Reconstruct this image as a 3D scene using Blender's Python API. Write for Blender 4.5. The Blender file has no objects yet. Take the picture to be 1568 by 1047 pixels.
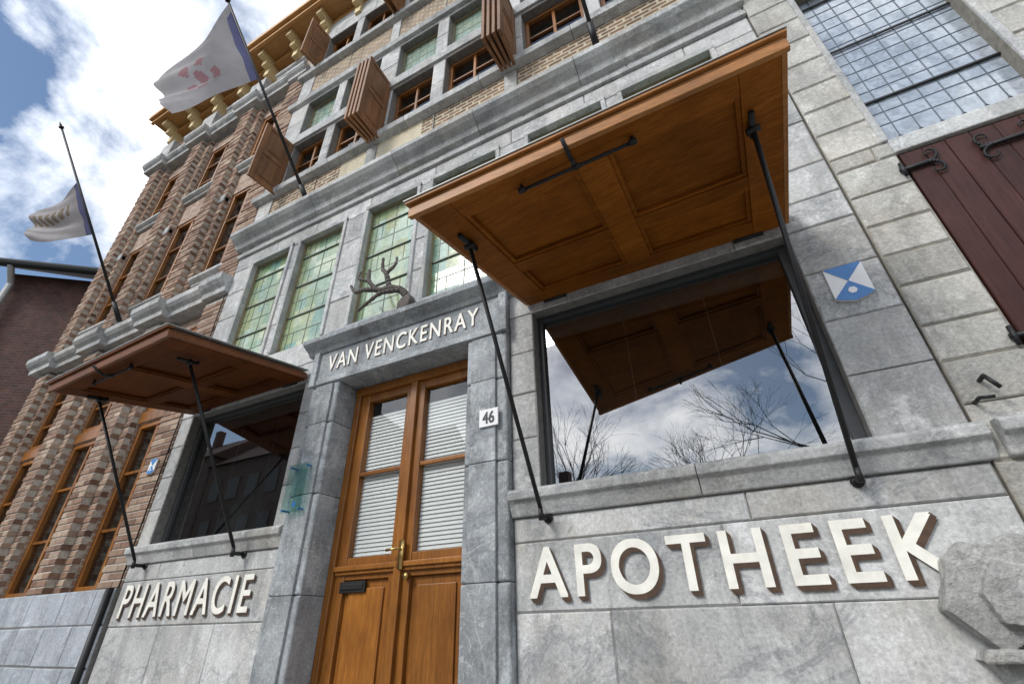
import bpy, math, random, bmesh
from mathutils import Vector, Matrix, noise
random.seed(7)
S=2.7; H0=1.3          # wall units -> metres
GZ=-H0/S               # ground level in wall units
scn=bpy.context.scene
COL=scn.collection

# ------------------------------------------------------------------ helpers
def empty(name):
    e=bpy.data.objects.new(name,None); COL.objects.link(e); return e
def T(p): return (p[0]*S,p[1]*S,p[2]*S+H0)
class M:
    def __init__(s): s.v=[]; s.f=[]; s.mi=[]
    def add(s,vs,fs,mi=0):
        n=len(s.v); s.v+=[tuple(v) for v in vs]; s.f+=[tuple(i+n for i in f) for f in fs]; s.mi+=[mi]*len(fs)
    def box(s,x0,x1,y0,y1,z0,z1,mi=0):
        s.add([(x0,y0,z0),(x1,y0,z0),(x1,y1,z0),(x0,y1,z0),(x0,y0,z1),(x1,y0,z1),(x1,y1,z1),(x0,y1,z1)],
              [(0,3,2,1),(4,5,6,7),(0,1,5,4),(1,2,6,5),(2,3,7,6),(3,0,4,7)],mi)
    def pane(s,x0,x1,y,z0,z1,mi=0):
        s.add([(x0,y,z0),(x1,y,z0),(x1,y,z1),(x0,y,z1)],[(0,1,2,3)],mi)
    def block(s,x0,x1,z0,z1,yf,yb,b,mi=0):
        vs=[(x0+b,yf,z0+b),(x1-b,yf,z0+b),(x1-b,yf,z1-b),(x0+b,yf,z1-b),
            (x0,yf+b,z0),(x1,yf+b,z0),(x1,yf+b,z1),(x0,yf+b,z1),
            (x0,yb,z0),(x1,yb,z0),(x1,yb,z1),(x0,yb,z1)]
        fs=[(0,1,2,3)]
        for a in (0,4):
            for i in range(4):
                j=(i+1)%4; fs.append((a+i,a+4+i,a+4+j,a+j))
        s.add(vs,fs,mi)
    def prism(s,poly,y0,y1,mi=0):
        n=len(poly); vs=[(x,y0,z) for x,z in poly]+[(x,y1,z) for x,z in poly]
        fs=[tuple(range(n)),tuple(range(2*n-1,n-1,-1))]+[(i,i+n,(i+1)%n+n,(i+1)%n) for i in range(n)]
        s.add(vs,fs,mi)
    def profx(s,prof,x0,x1,mi=0):
        n=len(prof); vs=[(x0,y,z) for y,z in prof]+[(x1,y,z) for y,z in prof]
        fs=[tuple(range(n)),tuple(range(2*n-1,n-1,-1))]+[(i,i+n,(i+1)%n+n,(i+1)%n) for i in range(n)]
        s.add(vs,fs,mi)
    def tube(s,a,b,r0,r1=None,n=10,mi=0,cap=True):
        r1=r0 if r1 is None else r1
        a=Vector(a);b=Vector(b);d=(b-a).normalized()
        u=d.orthogonal().normalized(); w=d.cross(u)
        vs=[];
        for p,r in((a,r0),(b,r1)):
            for i in range(n):
                t=2*math.pi*i/n; vs.append(p+u*math.cos(t)*r+w*math.sin(t)*r)
        fs=[(i,(i+1)%n,(i+1)%n+n,i+n) for i in range(n)]
        if cap: fs+=[tuple(range(n-1,-1,-1)),tuple(range(n,2*n))]
        s.add(vs,fs,mi)
    def path(s,pts,r,n=8,mi=0):
        rs=r if isinstance(r,(list,tuple)) else [r]*len(pts)
        for i in range(len(pts)-1): s.tube(pts[i],pts[i+1],rs[i],rs[i+1],n,mi)
    def make(s,name,parent,mats,bevel=0,smooth=False,raw=False,fixn=True):
        me=bpy.data.meshes.new(name)
        me.from_pydata(s.v if raw else [T(p) for p in s.v],[],s.f)
        if not isinstance(mats,(list,tuple)): mats=[mats]
        for m in mats: me.materials.append(m)
        me.polygons.foreach_set("material_index",s.mi)
        if fixn:
            bm=bmesh.new(); bm.from_mesh(me); bmesh.ops.recalc_face_normals(bm,faces=bm.faces); bm.to_mesh(me); bm.free()
        if smooth: me.polygons.foreach_set("use_smooth",[True]*len(me.polygons))
        me.update()
        o=bpy.data.objects.new(name,me); COL.objects.link(o)
        if parent: o.parent=parent
        if bevel:
            b=o.modifiers.new("bevel",'BEVEL'); b.width=bevel; b.segments=2; b.limit_method='ANGLE'
        return o

# ------------------------------------------------------------------ materials
def newmat(name):
    m=bpy.data.materials.new(name); m.use_nodes=True
    nt=m.node_tree; nt.nodes.clear()
    out=nt.nodes.new('ShaderNodeOutputMaterial'); b=nt.nodes.new('ShaderNodeBsdfPrincipled')
    nt.links.new(b.outputs[0],out.inputs[0]); return m,nt,b,out
def N(nt,t,**kw):
    n=nt.nodes.new(t)
    for k,v in kw.items(): setattr(n,k,v)
    return n
def coords(nt,scale=(1,1,1),kind='Object'):
    tc=N(nt,'ShaderNodeTexCoord'); mp=N(nt,'ShaderNodeMapping'); mp.inputs['Scale'].default_value=scale
    nt.links.new(tc.outputs[kind],mp.inputs[0]); return mp.outputs[0]
def noise_(nt,vec,scale,detail=6,rough=.6,dist=0):
    n=N(nt,'ShaderNodeTexNoise'); n.inputs['Scale'].default_value=scale; n.inputs['Detail'].default_value=detail
    n.inputs['Roughness'].default_value=rough; n.inputs['Distortion'].default_value=dist
    nt.links.new(vec,n.inputs['Vector']); return n.outputs['Fac']
def ramp(nt,fac,stops):
    r=N(nt,'ShaderNodeValToRGB'); e=r.color_ramp.elements
    while len(e)<len(stops): e.new(.5)
    for i,(p,c) in enumerate(stops):
        e[i].position=p; e[i].color=(c[0],c[1],c[2],1) if isinstance(c,(tuple,list)) else (c,c,c,1)
    nt.links.new(fac,r.inputs[0]); return r.outputs[0]
def mix(nt,f,a,b,bt='MIX'):
    n=N(nt,'ShaderNodeMix',data_type='RGBA',blend_type=bt)
    for v,i in((f,0),(a,6),(b,7)):
        if isinstance(v,bpy.types.NodeSocket): nt.links.new(v,n.inputs[i])
        elif isinstance(v,(int,float)) : n.inputs[i].default_value=v if i==0 else (v,v,v,1)
        else: n.inputs[i].default_value=(v[0],v[1],v[2],1)
    return n.outputs[2]
def bump(nt,b,h,strength,dist=.01):
    n=N(nt,'ShaderNodeBump'); n.inputs['Strength'].default_value=strength; n.inputs['Distance'].default_value=dist
    nt.links.new(h,n.inputs['Height']); nt.links.new(n.outputs[0],b.inputs['Normal'])
def stone(name,c1,c2,stain=(.15,.15,.145),staina=.55,vein=.3,isl=.2,bs=.5,warm=(.50,.45,.36),warma=.4,grime=0):
    m,nt,b,o=newmat(name)
    g=N(nt,'ShaderNodeNewGeometry')
    tc=N(nt,'ShaderNodeTexCoord')
    sc=N(nt,'ShaderNodeVectorMath',operation='SCALE'); cb=N(nt,'ShaderNodeCombineXYZ')
    for i in range(3): nt.links.new(g.outputs['Random Per Island'],cb.inputs[i])
    nt.links.new(cb.outputs[0],sc.inputs[0]); sc.inputs['Scale'].default_value=17.
    ad=N(nt,'ShaderNodeVectorMath',operation='ADD'); nt.links.new(tc.outputs['Object'],ad.inputs[0]); nt.links.new(sc.outputs[0],ad.inputs[1])
    v=ad.outputs[0]
    def scaled(s):
        mp=N(nt,'ShaderNodeMapping'); mp.inputs['Scale'].default_value=s; nt.links.new(v,mp.inputs[0]); return mp.outputs[0]
    col=mix(nt,ramp(nt,noise_(nt,v,2.1,8,.7,.3),[(.36,0),(.64,1)]),c1,c2)
    col=mix(nt,ramp(nt,noise_(nt,v,1.3,5,.6,.8),[(.48,0),(.68,warma)]),col,warm)
    col=mix(nt,ramp(nt,noise_(nt,coords(nt,(2.6,2.6,.5)),1.7,8,.72),[(.48,0),(.70,staina)]),col,stain)
    wn=noise_(nt,scaled((1,1,1.7)),1.3,5,.62,1.2)
    col=mix(nt,ramp(nt,wn,[(.493,0),(.5,vein),(.507,0)]),col,(.74,.74,.72))
    # darker blue-grey seams in the limestone
    wn5=noise_(nt,scaled((.8,.8,1.6)),1.0,7,.68,.9)
    col=mix(nt,ramp(nt,wn5,[(.555,0),(.575,vein*1.3),(.60,0)]),col,(.17,.19,.21))
    wn4=noise_(nt,scaled((2.,2.,.5)),1.1,6,.6,.8)
    col=mix(nt,ramp(nt,wn4,[(.540,0),(.545,vein),(.55,0)]),col,(.70,.70,.68))
    wn2=noise_(nt,v,7.5,8,.8)
    col=mix(nt,ramp(nt,wn2,[(.58,0),(.70,.6)]),col,tuple(x*.45 for x in c1))
    wn3=noise_(nt,v,4.0,8,.78)
    col=mix(nt,ramp(nt,wn3,[(.54,0),(.65,.65)]),col,tuple(min(.76,x*1.35) for x in c2))
    if grime:
        col=mix(nt,ramp(nt,noise_(nt,coords(nt,(1,1,.7)),2.6,8,.75),[(.53,0),(.66,grime)]),col,(.07,.072,.075))
    fine=noise_(nt,v,55,4,.7)
    col=mix(nt,.5,col,ramp(nt,fine,[(.3,.5),(.7,1.35)]),'MULTIPLY')
    col=mix(nt,1.,col,ramp(nt,g.outputs['Random Per Island'],[(0,1-isl),(1,1+isl*.5)]),'MULTIPLY')
    nt.links.new(col,b.inputs['Base Color'])
    b.inputs['Roughness'].default_value=.8
    b.inputs['Specular IOR Level'].default_value=.3
    hh=mix(nt,.5,noise_(nt,v,9,8,.7),noise_(nt,v,90,3,.6))
    bump(nt,b,hh,bs,.012); return m
def simple(name,c,rough=.5,metal=0,var=.15,scale=20,bs=.1,spec=.5):
    m,nt,b,o=newmat(name); v=coords(nt)
    n=noise_(nt,v,scale,6,.65)
    col=mix(nt,1.,c,ramp(nt,n,[(.3,1-var),(.7,1+var)]),'MULTIPLY')
    nt.links.new(col,b.inputs['Base Color']); b.inputs['Roughness'].default_value=rough; b.inputs['Metallic'].default_value=metal
    b.inputs['Specular IOR Level'].default_value=spec
    bump(nt,b,n,bs,.003); return m
def wood(name,c1,c2,sc=(14,14,.9),rough=.38,spec=.5,dark=.45):
    m,nt,b,o=newmat(name); v=coords(nt,sc)
    n=noise_(nt,v,1.6,9,.62,.8); n2=noise_(nt,coords(nt),2.2,4,.6); n3=noise_(nt,v,7,5,.7)
    col=mix(nt,ramp(nt,n,[(.3,0),(.7,1)]),c1,c2)
    col=mix(nt,ramp(nt,n2,[(.4,0),(.75,.6)]),col,tuple(x*dark for x in c1))
    col=mix(nt,.6,col,ramp(nt,n3,[(.35,.55),(.6,1.2)]),'MULTIPLY')
    g=N(nt,'ShaderNodeNewGeometry')
    col=mix(nt,1.,col,ramp(nt,g.outputs['Random Per Island'],[(0,.75),(1,1.12)]),'MULTIPLY')
    nt.links.new(col,b.inputs['Base Color']); b.inputs['Roughness'].default_value=rough; b.inputs['Specular IOR Level'].default_value=spec
    bump(nt,b,n,.2,.004); return m
def brick(name,c1,c2,mortar,bw=.21,bh=.065,off=.5,ms=.009,bs=.6,dirt=.5):
    m,nt,b,o=newmat(name)
    tc=N(nt,'ShaderNodeTexCoord'); sp=N(nt,'ShaderNodeSeparateXYZ'); nt.links.new(tc.outputs['Object'],sp.inputs[0])
    ad=N(nt,'ShaderNodeMath',operation='ADD'); nt.links.new(sp.outputs[0],ad.inputs[0]); nt.links.new(sp.outputs[1],ad.inputs[1])
    cb=N(nt,'ShaderNodeCombineXYZ'); nt.links.new(ad.outputs[0],cb.inputs[0]); nt.links.new(sp.outputs[2],cb.inputs[1])
    t=N(nt,'ShaderNodeTexBrick',offset=off); nt.links.new(cb.outputs[0],t.inputs['Vector'])
    t.inputs['Scale'].default_value=1; t.inputs['Brick Width'].default_value=bw; t.inputs['Row Height'].default_value=bh
    t.inputs['Mortar Size'].default_value=ms; t.inputs['Mortar Smooth'].default_value=.2; t.inputs['Bias'].default_value=0
    t.inputs['Color1'].default_value=(*c1,1); t.inputs['Color2'].default_value=(*c2,1); t.inputs['Mortar'].default_value=(*mortar,1)
    v=coords(nt)
    col=mix(nt,1.,t.outputs['Color'],ramp(nt,noise_(nt,v,6,8,.7),[(.3,1-dirt),(.7,1.2)]),'MULTIPLY')
    col=mix(nt,.5,col,ramp(nt,noise_(nt,v,60,3,.7),[(.3,.6),(.7,1.3)]),'MULTIPLY')
    nt.links.new(col,b.inputs['Base Color']); b.inputs['Roughness'].default_value=.88
    inv=N(nt,'ShaderNodeMath',operation='SUBTRACT'); inv.inputs[0].default_value=1; nt.links.new(t.outputs['Fac'],inv.inputs[1])
    hh=mix(nt,.25,inv.outputs[0],noise_(nt,v,50,4,.7)); bump(nt,b,hh,bs,.012); return m
def glass(name,fac,tint=(1,1,1),wob=.0,edge=.7):
    m,nt,b,o=newmat(name); nt.nodes.remove(b)
    tr=N(nt,'ShaderNodeBsdfTransparent'); tr.inputs[0].default_value=(*tint,1)
    gl=N(nt,'ShaderNodeBsdfGlossy'); gl.inputs['Roughness'].default_value=.01
    lw=N(nt,'ShaderNodeLayerWeight'); lw.inputs['Blend'].default_value=.5
    pw=N(nt,'ShaderNodeMath',operation='POWER'); nt.links.new(lw.outputs['Facing'],pw.inputs[0]); pw.inputs[1].default_value=4
    ad=N(nt,'ShaderNodeMath',operation='MULTIPLY_ADD',use_clamp=True); nt.links.new(pw.outputs[0],ad.inputs[0]); ad.inputs[1].default_value=edge; ad.inputs[2].default_value=fac
    mx=N(nt,'ShaderNodeMixShader'); nt.links.new(ad.outputs[0],mx.inputs[0]); nt.links.new(tr.outputs[0],mx.inputs[1]); nt.links.new(gl.outputs[0],mx.inputs[2])
    if wob:
        bp=N(nt,'ShaderNodeBump'); bp.inputs['Strength'].default_value=wob; bp.inputs['Distance'].default_value=.02
        nt.links.new(noise_(nt,coords(nt),1.3,2,.4),bp.inputs['Height']); nt.links.new(bp.outputs[0],gl.inputs['Normal'])
    nt.links.new(mx.outputs[0],o.inputs[0]); return m
def leaded(name,cols,cw,ch,gloss=.25,tilt=.09):
    m,nt,b,o=newmat(name)
    tc=N(nt,'ShaderNodeTexCoord'); dv=N(nt,'ShaderNodeVectorMath',operation='DIVIDE'); nt.links.new(tc.outputs['Object'],dv.inputs[0]); dv.inputs[1].default_value=(cw,1000,ch)
    fl=N(nt,'ShaderNodeVectorMath',operation='FLOOR'); nt.links.new(dv.outputs[0],fl.inputs[0])
    wn=N(nt,'ShaderNodeTexWhiteNoise'); nt.links.new(fl.outputs[0],wn.inputs[0])
    k=len(cols); col=ramp(nt,wn.outputs['Value'],[(i/(k-1),c) for i,c in enumerate(cols)])
    v=coords(nt)
    big=noise_(nt,v,1.0,3,.5)
    col=mix(nt,ramp(nt,big,[(.38,0),(.62,.65)]),col,cols[1])
    col=mix(nt,1.,col,ramp(nt,noise_(nt,v,14,5,.6,1.5),[(.3,.7),(.7,1.25)]),'MULTIPLY')
    nt.links.new(col,b.inputs['Base Color']); b.inputs['Roughness'].default_value=.12
    b.inputs['Specular IOR Level'].default_value=.8
    b.inputs['Coat Weight'].default_value=gloss; b.inputs['Coat IOR'].default_value=1.9; b.inputs['Coat Roughness'].default_value=.06
    sb=N(nt,'ShaderNodeVectorMath',operation='SUBTRACT'); nt.links.new(wn.outputs['Color'],sb.inputs[0]); sb.inputs[1].default_value=(.5,.5,.5)
    sc=N(nt,'ShaderNodeVectorMath',operation='SCALE'); nt.links.new(sb.outputs[0],sc.inputs[0]); sc.inputs['Scale'].default_value=tilt
    bp=N(nt,'ShaderNodeBump'); bp.inputs['Strength'].default_value=.25; bp.inputs['Distance'].default_value=.006; nt.links.new(noise_(nt,v,9,3,.5),bp.inputs['Height'])
    ad=N(nt,'ShaderNodeVectorMath',operation='ADD'); nt.links.new(bp.outputs[0],ad.inputs[0]); nt.links.new(sc.outputs[0],ad.inputs[1])
    nm=N(nt,'ShaderNodeVectorMath',operation='NORMALIZE'); nt.links.new(ad.outputs[0],nm.inputs[0]); nt.links.new(nm.outputs[0],b.inputs['Normal'])
    return m

m_stone=stone("grey_limestone",(.39,.395,.39),(.60,.60,.59),isl=.18,vein=.38)
m_stone2=stone("grey_limestone_trim",(.36,.37,.37),(.56,.565,.555),isl=.14,grime=.2)
m_blue=stone("blue_stone",(.24,.26,.275),(.44,.465,.48),isl=.16,vein=.45,warma=.06,grime=.55)
m_base=stone("pale_blue_stone",(.34,.375,.41),(.47,.50,.54),isl=.14,vein=.3,warma=.05)
m_ash=stone("ashlar_stone",(.40,.39,.36),(.58,.565,.52),isl=.26,bs=.9,warma=.45,vein=.2,grime=.2)
m_frag=stone("weathered_stone",(.28,.28,.27),(.48,.475,.45),isl=0,bs=1.0,warma=.3,vein=.2,grime=.4)
m_cream=stone("cream_stone",(.62,.54,.38),(.72,.65,.50),isl=.2,vein=.1,staina=.35)
m_mort=simple("mortar",(.20,.195,.18),.9,var=.3)
m_bmort=simple("brick_mortar",(.46,.42,.36),.9,var=.3)
m_brick=brick("townhouse_brick",(.34,.20,.13),(.46,.31,.22),(.50,.46,.40))
m_bpanel=brick("patterned_brick",(.30,.18,.10),(.15,.085,.05),(.55,.48,.36),bw=.17,bh=.062,ms=.014,off=.5)
m_dbrick=brick("dark_brick",(.075,.03,.022),(.12,.045,.03),(.09,.08,.075))
m_obrick=brick("opposite_brick",(.08,.05,.04),(.12,.075,.06),(.16,.14,.13))
m_door=wood("door_wood",(.24,.082,.013),(.38,.15,.026),rough=.33)
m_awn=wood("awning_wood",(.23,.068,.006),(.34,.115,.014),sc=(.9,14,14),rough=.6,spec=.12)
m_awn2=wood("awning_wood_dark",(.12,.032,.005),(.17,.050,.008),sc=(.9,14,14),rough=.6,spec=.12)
m_shut=wood("shutter_wood",(.21,.088,.028),(.32,.15,.058),rough=.6)
m_eave=wood("eave_wood",(.50,.24,.06),(.62,.34,.11),sc=(.9,14,14),rough=.5,dark=.7)
m_eave2=simple("cream_bracket",(.66,.52,.27),.6)
m_burg=wood("burgundy_paint",(.050,.017,.013),(.075,.026,.019),rough=.5,spec=.25)
m_iron=simple("black_iron",(.014,.014,.015),.5,.2,.3,40,.3)
m_frame=simple("grey_frame",(.06,.065,.068),.5,.1)
m_lframe=simple("ochre_frame",(.26,.22,.13),.6)
m_lead=simple("lead",(.11,.13,.11),.5,.2)
m_lead2=simple("blue_grey_lead",(.10,.13,.16),.5,.2)
m_glass=glass("shop_glass",.32,(.45,.5,.5),.02)
m_glassd=glass("door_glass",.10,(.93,.95,.95),.03)
m_glass2=glass("casement_glass",.15,(.6,.65,.65),.06)
m_st1=leaded("stained_glass",[(.22,.34,.18),(.38,.43,.24),(.15,.32,.30),(.42,.46,.24),(.14,.28,.14),(.30,.40,.30)],.064*S,.081*S,.38)
m_st2=leaded("stained_glass_upper",[(.26,.38,.32),(.40,.48,.38),(.20,.38,.36),(.36,.44,.30)],.05*S,.066*S,.45)
m_st3=leaded("leaded_glass",[(.30,.35,.41),(.40,.45,.51),(.25,.30,.36),(.46,.50,.56)],.039*S,.042*S,.6,.05)
m_dark=simple("interior_dark",(.018,.020,.021),.8)
m_room=simple("interior_room",(.09,.10,.10),.8)
m_white=simple("blind_white",(.72,.73,.71),.6,var=.05)
m_paint=simple("white_lettering",(.80,.78,.70),.6,var=.14,scale=9)
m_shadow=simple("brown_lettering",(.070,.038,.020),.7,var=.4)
m_blueen=simple("blue_enamel",(.03,.19,.50),.3,var=.05)
m_whiteen=simple("white_enamel",(.8,.8,.8),.25,var=.03)
m_brass=simple("brass",(.55,.38,.14),.3,1)
m_tile=simple("roof_tile",(.08,.04,.03),.8,var=.4,scale=8)
m_bark=simple("bark",(.05,.04,.035),.9,var=.4,scale=15,bs=.5)
m_branch=simple("dry_branch",(.10,.085,.075),.85,var=.4,scale=25,bs=.6)
m_zinc=simple("zinc",(.45,.46,.45),.5,.2)
def coursemat():
    m,nt,b,o=newmat("brick_course"); g=N(nt,'ShaderNodeNewGeometry'); v=coords(nt)
    col=ramp(nt,g.outputs['Random Per Island'],[(0,(.16,.088,.058)),(.3,(.28,.165,.11)),(.7,(.38,.255,.18)),(1,(.49,.375,.28))])
    col=mix(nt,1.,col,ramp(nt,noise_(nt,v,12,7,.7),[(.3,.6),(.7,1.2)]),'MULTIPLY')
    col=mix(nt,ramp(nt,noise_(nt,v,1.5,5,.6),[(.45,0),(.7,.45)]),col,(.12,.08,.06))
    nt.links.new(col,b.inputs['Base Color']); b.inputs['Roughness'].default_value=.9
    bump(nt,b,noise_(nt,v,60,4,.7),.5,.006); return m
m_course=coursemat()

# ------------------------------------------------------------------ block wall
def wall(mb,mm,rows,x0,x1,holes,avg,yf,yb,bev=.0025,gap=.0009,joff=.5):
    for ri in range(len(rows)-1):
        z0,z1=rows[ri],rows[ri+1]; segs=[(x0,x1)]
        for hx0,hx1,hz0,hz1 in holes:
            if hz0<z1-1e-4 and hz1>z0+1e-4:
                ns=[]
                for a,b in segs:
                    if hx1<=a or hx0>=b: ns.append((a,b)); continue
                    if hx0>a: ns.append((a,hx0))
                    if hx1<b: ns.append((hx1,b))
                segs=ns
        for a,b in segs:
            mm.box(a,b,yf+.0035,yb,z0,z1)
            off=(joff if ri%2 else 0)*avg+random.uniform(-.12,.12)*avg
            cuts=[a]; c=math.floor((a-off)/avg)*avg+off
            while c<b:
                if c-cuts[-1]>avg*.35 and b-c>avg*.35: cuts.append(c)
                c+=avg*random.uniform(.75,1.25)
            cuts.append(b)
            for i in range(len(cuts)-1):
                g1=gap*random.uniform(.5,1.5)
                mb.block(cuts[i]+g1,cuts[i+1]-g1,z0+gap,z1-g1,yf+random.uniform(-.0012,.0008),yb-.002,bev*random.uniform(.6,1.3))

def text(body,x0,x1,z0,z1,y,mat,name,parent,bold=0,spc=1.1,shadow=None,sh=(.008,-.006)):
    cu=bpy.data.curves.new(name,'FONT'); cu.body=body; cu.space_character=spc
    o=bpy.data.objects.new(name+"_tmp",cu); COL.objects.link(o)
    bpy.context.view_layer.update()
    dg=bpy.context.evaluated_depsgraph_get()
    me=bpy.data.meshes.new_from_object(o.evaluated_get(dg)); bpy.data.objects.remove(o)
    xs=[v.co.x for v in me.vertices]; ys=[v.co.y for v in me.vertices]
    ax,bx,ay,by=min(xs),max(xs),min(ys),max(ys)
    x0+=bold; x1-=bold; z0+=bold; z1-=bold
    base=[(x0+(v.co.x-ax)/(bx-ax)*(x1-x0), z0+(v.co.y-ay)/(by-ay)*(z1-z0)) for v in me.vertices]
    faces=[tuple(p.vertices) for p in me.polygons]
    offs=[(0,0)]
    if bold: offs+=[(bold*i,bold*j) for i,j in((-1,-1),(1,-1),(1,1),(-1,1))]
    mb=M()
    for k,(dx,dz) in enumerate(offs): mb.add([(x+dx,y-.00003*k,z+dz) for x,z in base],faces)
    mb.make(name,parent,mat,fixn=False)
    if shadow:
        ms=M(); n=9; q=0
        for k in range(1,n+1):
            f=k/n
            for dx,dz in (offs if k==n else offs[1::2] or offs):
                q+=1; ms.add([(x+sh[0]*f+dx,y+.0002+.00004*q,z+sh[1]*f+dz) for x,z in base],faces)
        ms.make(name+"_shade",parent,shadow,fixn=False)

# ================================================================== PHARMACY
ph=empty("pharmacy_building")
W=[(-1.885,-1.63),(-1.565,-1.30),(-1.165,-.907),(-.834,-.55),(-.42,-.144),(-.075,.208)]
XL,XR=-2.03,.335
WR=(-.44,.20,.268,.75); WL=(-1.955,-1.325,.268,.75); DR=(-1.13,-.637)
sb,sm=M(),M()
dh=(-1.255,-.512,GZ-1,.83)
wall(sb,sm,[GZ,-.33,-.17,.022],XL,XR,[dh],.34,0,.12)
wall(sb,sm,[.022,.155],XL,XR,[dh],.62,0,.12)
wall(sb,sm,[.155,.207,.268],XL,XR,[dh],.5,0,.12)
wall(sb,sm,[.268,.39,.51,.63,.75,.83,.93],XL,XR,[WR,WL,dh],.36,0,.12)
rows=[.93,1.08,1.23,1.38,1.52,1.60,1.74]
wall(sb,sm,rows,XL,XR,[(a,b,.93,1.52) for a,b in W],.34,0,.12)
rows=[1.74,1.99,2.04,2.22,2.40,2.49,2.655,2.82,2.94,3.17,3.22,3.40,3.58,3.70,3.86]
holes=[(a,b,z0,z1) for a,b in W for z0,z1 in((2.04,2.40),(2.49,2.82),(3.22,3.58))]
panels=[(a-.035,b+.035,z0,z1) for a,b in W for z0,z1 in((1.74,1.99),(2.94,3.17))]
wall(sb,sm,rows,XL,XR,holes+panels,.30,0,.12)
sb.make("stone_blocks",ph,m_stone); sm.make("mortar_joints",ph,m_mort)
bp,cp=M(),M()
for i,(a,b,z0,z1) in enumerate(panels):
    if i==4:
        cp.box(a,a+(b-a)*.8,.005,.12,z0,z1); bp.box(a+(b-a)*.8,b,.006,.12,z0,z1)
    elif i==2: bp.box(a,a+(b-a)*.5,.006,.12,z0,z1); cp.box(a+(b-a)*.5,b,.005,.12,z0,z1)
    else: bp.box(a,b,.006,.12,z0,z1)
bp.make("brick_panels",ph,m_bpanel); cp.make("cream_panel",ph,m_cream)
c=M()
cj=[XL-.03,-1.5,-1.02,-.62,-.2,XR+.01]
for a,b in zip(cj[:-1],cj[1:]):
    c.profx([(.01,1.655),(-.02,1.662),(-.03,1.685),(-.055,1.70),(-.07,1.715),(-.07,1.738),(-.03,1.75),(.01,1.755)],a+.0008,b-.0008)
    c.profx([(.01,2.83),(-.02,2.84),(-.03,2.87),(.01,2.885)],a+.0008,b-.0008)
    for z in (2.005,3.18): c.profx([(.01,z-.02),(-.03,z-.012),(-.035,z+.02),(.01,z+.033)],a+.0008,b-.0008)
c.profx([(.01,1.60),(-.012,1.603),(-.012,1.625),(.01,1.63)],XL-.01,XR)
c.profx([(.01,2.405),(-.012,2.41),(-.016,2.47),(.01,2.486)],XL,XR)
for i,(a,b) in enumerate(W):
    c.box(a-.014,a+.002,-.008,.05,.935,1.53); c.box(b-.002,b+.014,-.008,.05,.935,1.53); c.box(a-.014,b+.014,-.0095,.05,1.515,1.538)
c.make("cornices_and_sills",ph,m_stone2,bevel=.006)
s=M(); P=[(.06,.206),(-.008,.208),(-.014,.222),(-.020,.236),(-.030,.242),(-.031,.258),(-.022,.266),(.06,.274)]
for a,b in((-.512,-.10),(-.0985,.345),(XL-.005,-1.66),(-1.6585,-1.255)): s.profx(P,a,b)
s.make("shop_window_sills",ph,m_stone2,bevel=.006)
# door surround
d=M()
for a,b in ((-1.255,-1.13),(-.637,-.512)):
    zz=[GZ,-.2,.08,.34,.56,.70]
    for k in range(5): d.block(a+.0006,b-.0006,zz[k]+.0006,zz[k+1]-.0006,-.022,.12,.004)
    e0,e1=(a+.03,b-.02) if a<-1 else (a+.02,b-.03)
    for k in range(5): d.box(e0,e1,-.030,-.021,zz[k]+.0006,min(zz[k+1],.695)-.0006)
d.block(-1.255,-.512,.7005,.83,-.024,.12,.003)
d.box(-1.235,-.532,-.028,-.023,.703,.722)
d.profx([(.01,.824),(-.03,.826),(-.038,.838),(-.052,.846),(-.066,.856),(-.068,.872),(-.055,.878),(.01,.884)],-1.295,-.478)
d.profx([(.01,.884),(-.02,.886),(-.018,.925),(.01,.932)],-1.25,-.52)
for a in(-1.262,-.530): d.box(a,a+.025,-.034,-.02,.70,.83)
d.make("door_surround",ph,m_blue,bevel=.006)
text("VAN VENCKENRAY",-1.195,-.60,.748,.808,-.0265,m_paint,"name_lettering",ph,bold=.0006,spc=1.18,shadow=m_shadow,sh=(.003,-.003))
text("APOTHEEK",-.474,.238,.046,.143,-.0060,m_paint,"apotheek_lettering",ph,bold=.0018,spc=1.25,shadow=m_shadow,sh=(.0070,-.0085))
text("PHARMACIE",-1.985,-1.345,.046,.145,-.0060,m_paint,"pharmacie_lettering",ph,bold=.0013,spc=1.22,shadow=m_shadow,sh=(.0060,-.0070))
# door
w=M(); g=M(); y=.07
a,b=DR; cx=(a+b)/2
w.box(a,a+.022,y-.01,y+.03,GZ,.697); w.box(b-.022,b,y-.01,y+.03,GZ,.697); w.box(a,b,y-.012,y+.03,.672,.699)
for sx0,sx1 in((a+.022,cx-.001),(cx+.001,b-.022)):
    st=.034
    w.box(sx0,sx0+st,y,y+.025,-.30,.672); w.box(sx1-st,sx1,y,y+.025,-.30,.672)
    w.box(sx0+st,sx1-st,y+.001,y+.024,.645,.672); w.box(sx0+st,sx1-st,y+.001,y+.024,.115,.172)
    w.box(sx0+st,sx1-st,y+.002,y+.014,.40,.412); w.box(sx0+st,sx1-st,y+.001,y+.024,-.30,-.22)
    w.box(sx0+st,sx1-st,y+.012,y+.022,-.22,.115)
    w.box(sx0+st+.018,sx1-st-.018,y+.006,y+.013,-.20,.095)
    w.box(sx0,sx1,y-.014,y+.001,.137,.150); w.box(sx0+.004,sx1-.004,y-.008,y+.001,.128,.137)
    g.pane(sx0+st,sx1-st,y+.015,.172,.645)
w.box(cx-.012,cx+.012,y-.012,y+.001,-.30,.672)
w.make("double_door",ph,m_door,bevel=.006); g.make("door_panes",ph,m_glassd,fixn=False)
bl=M()
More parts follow.
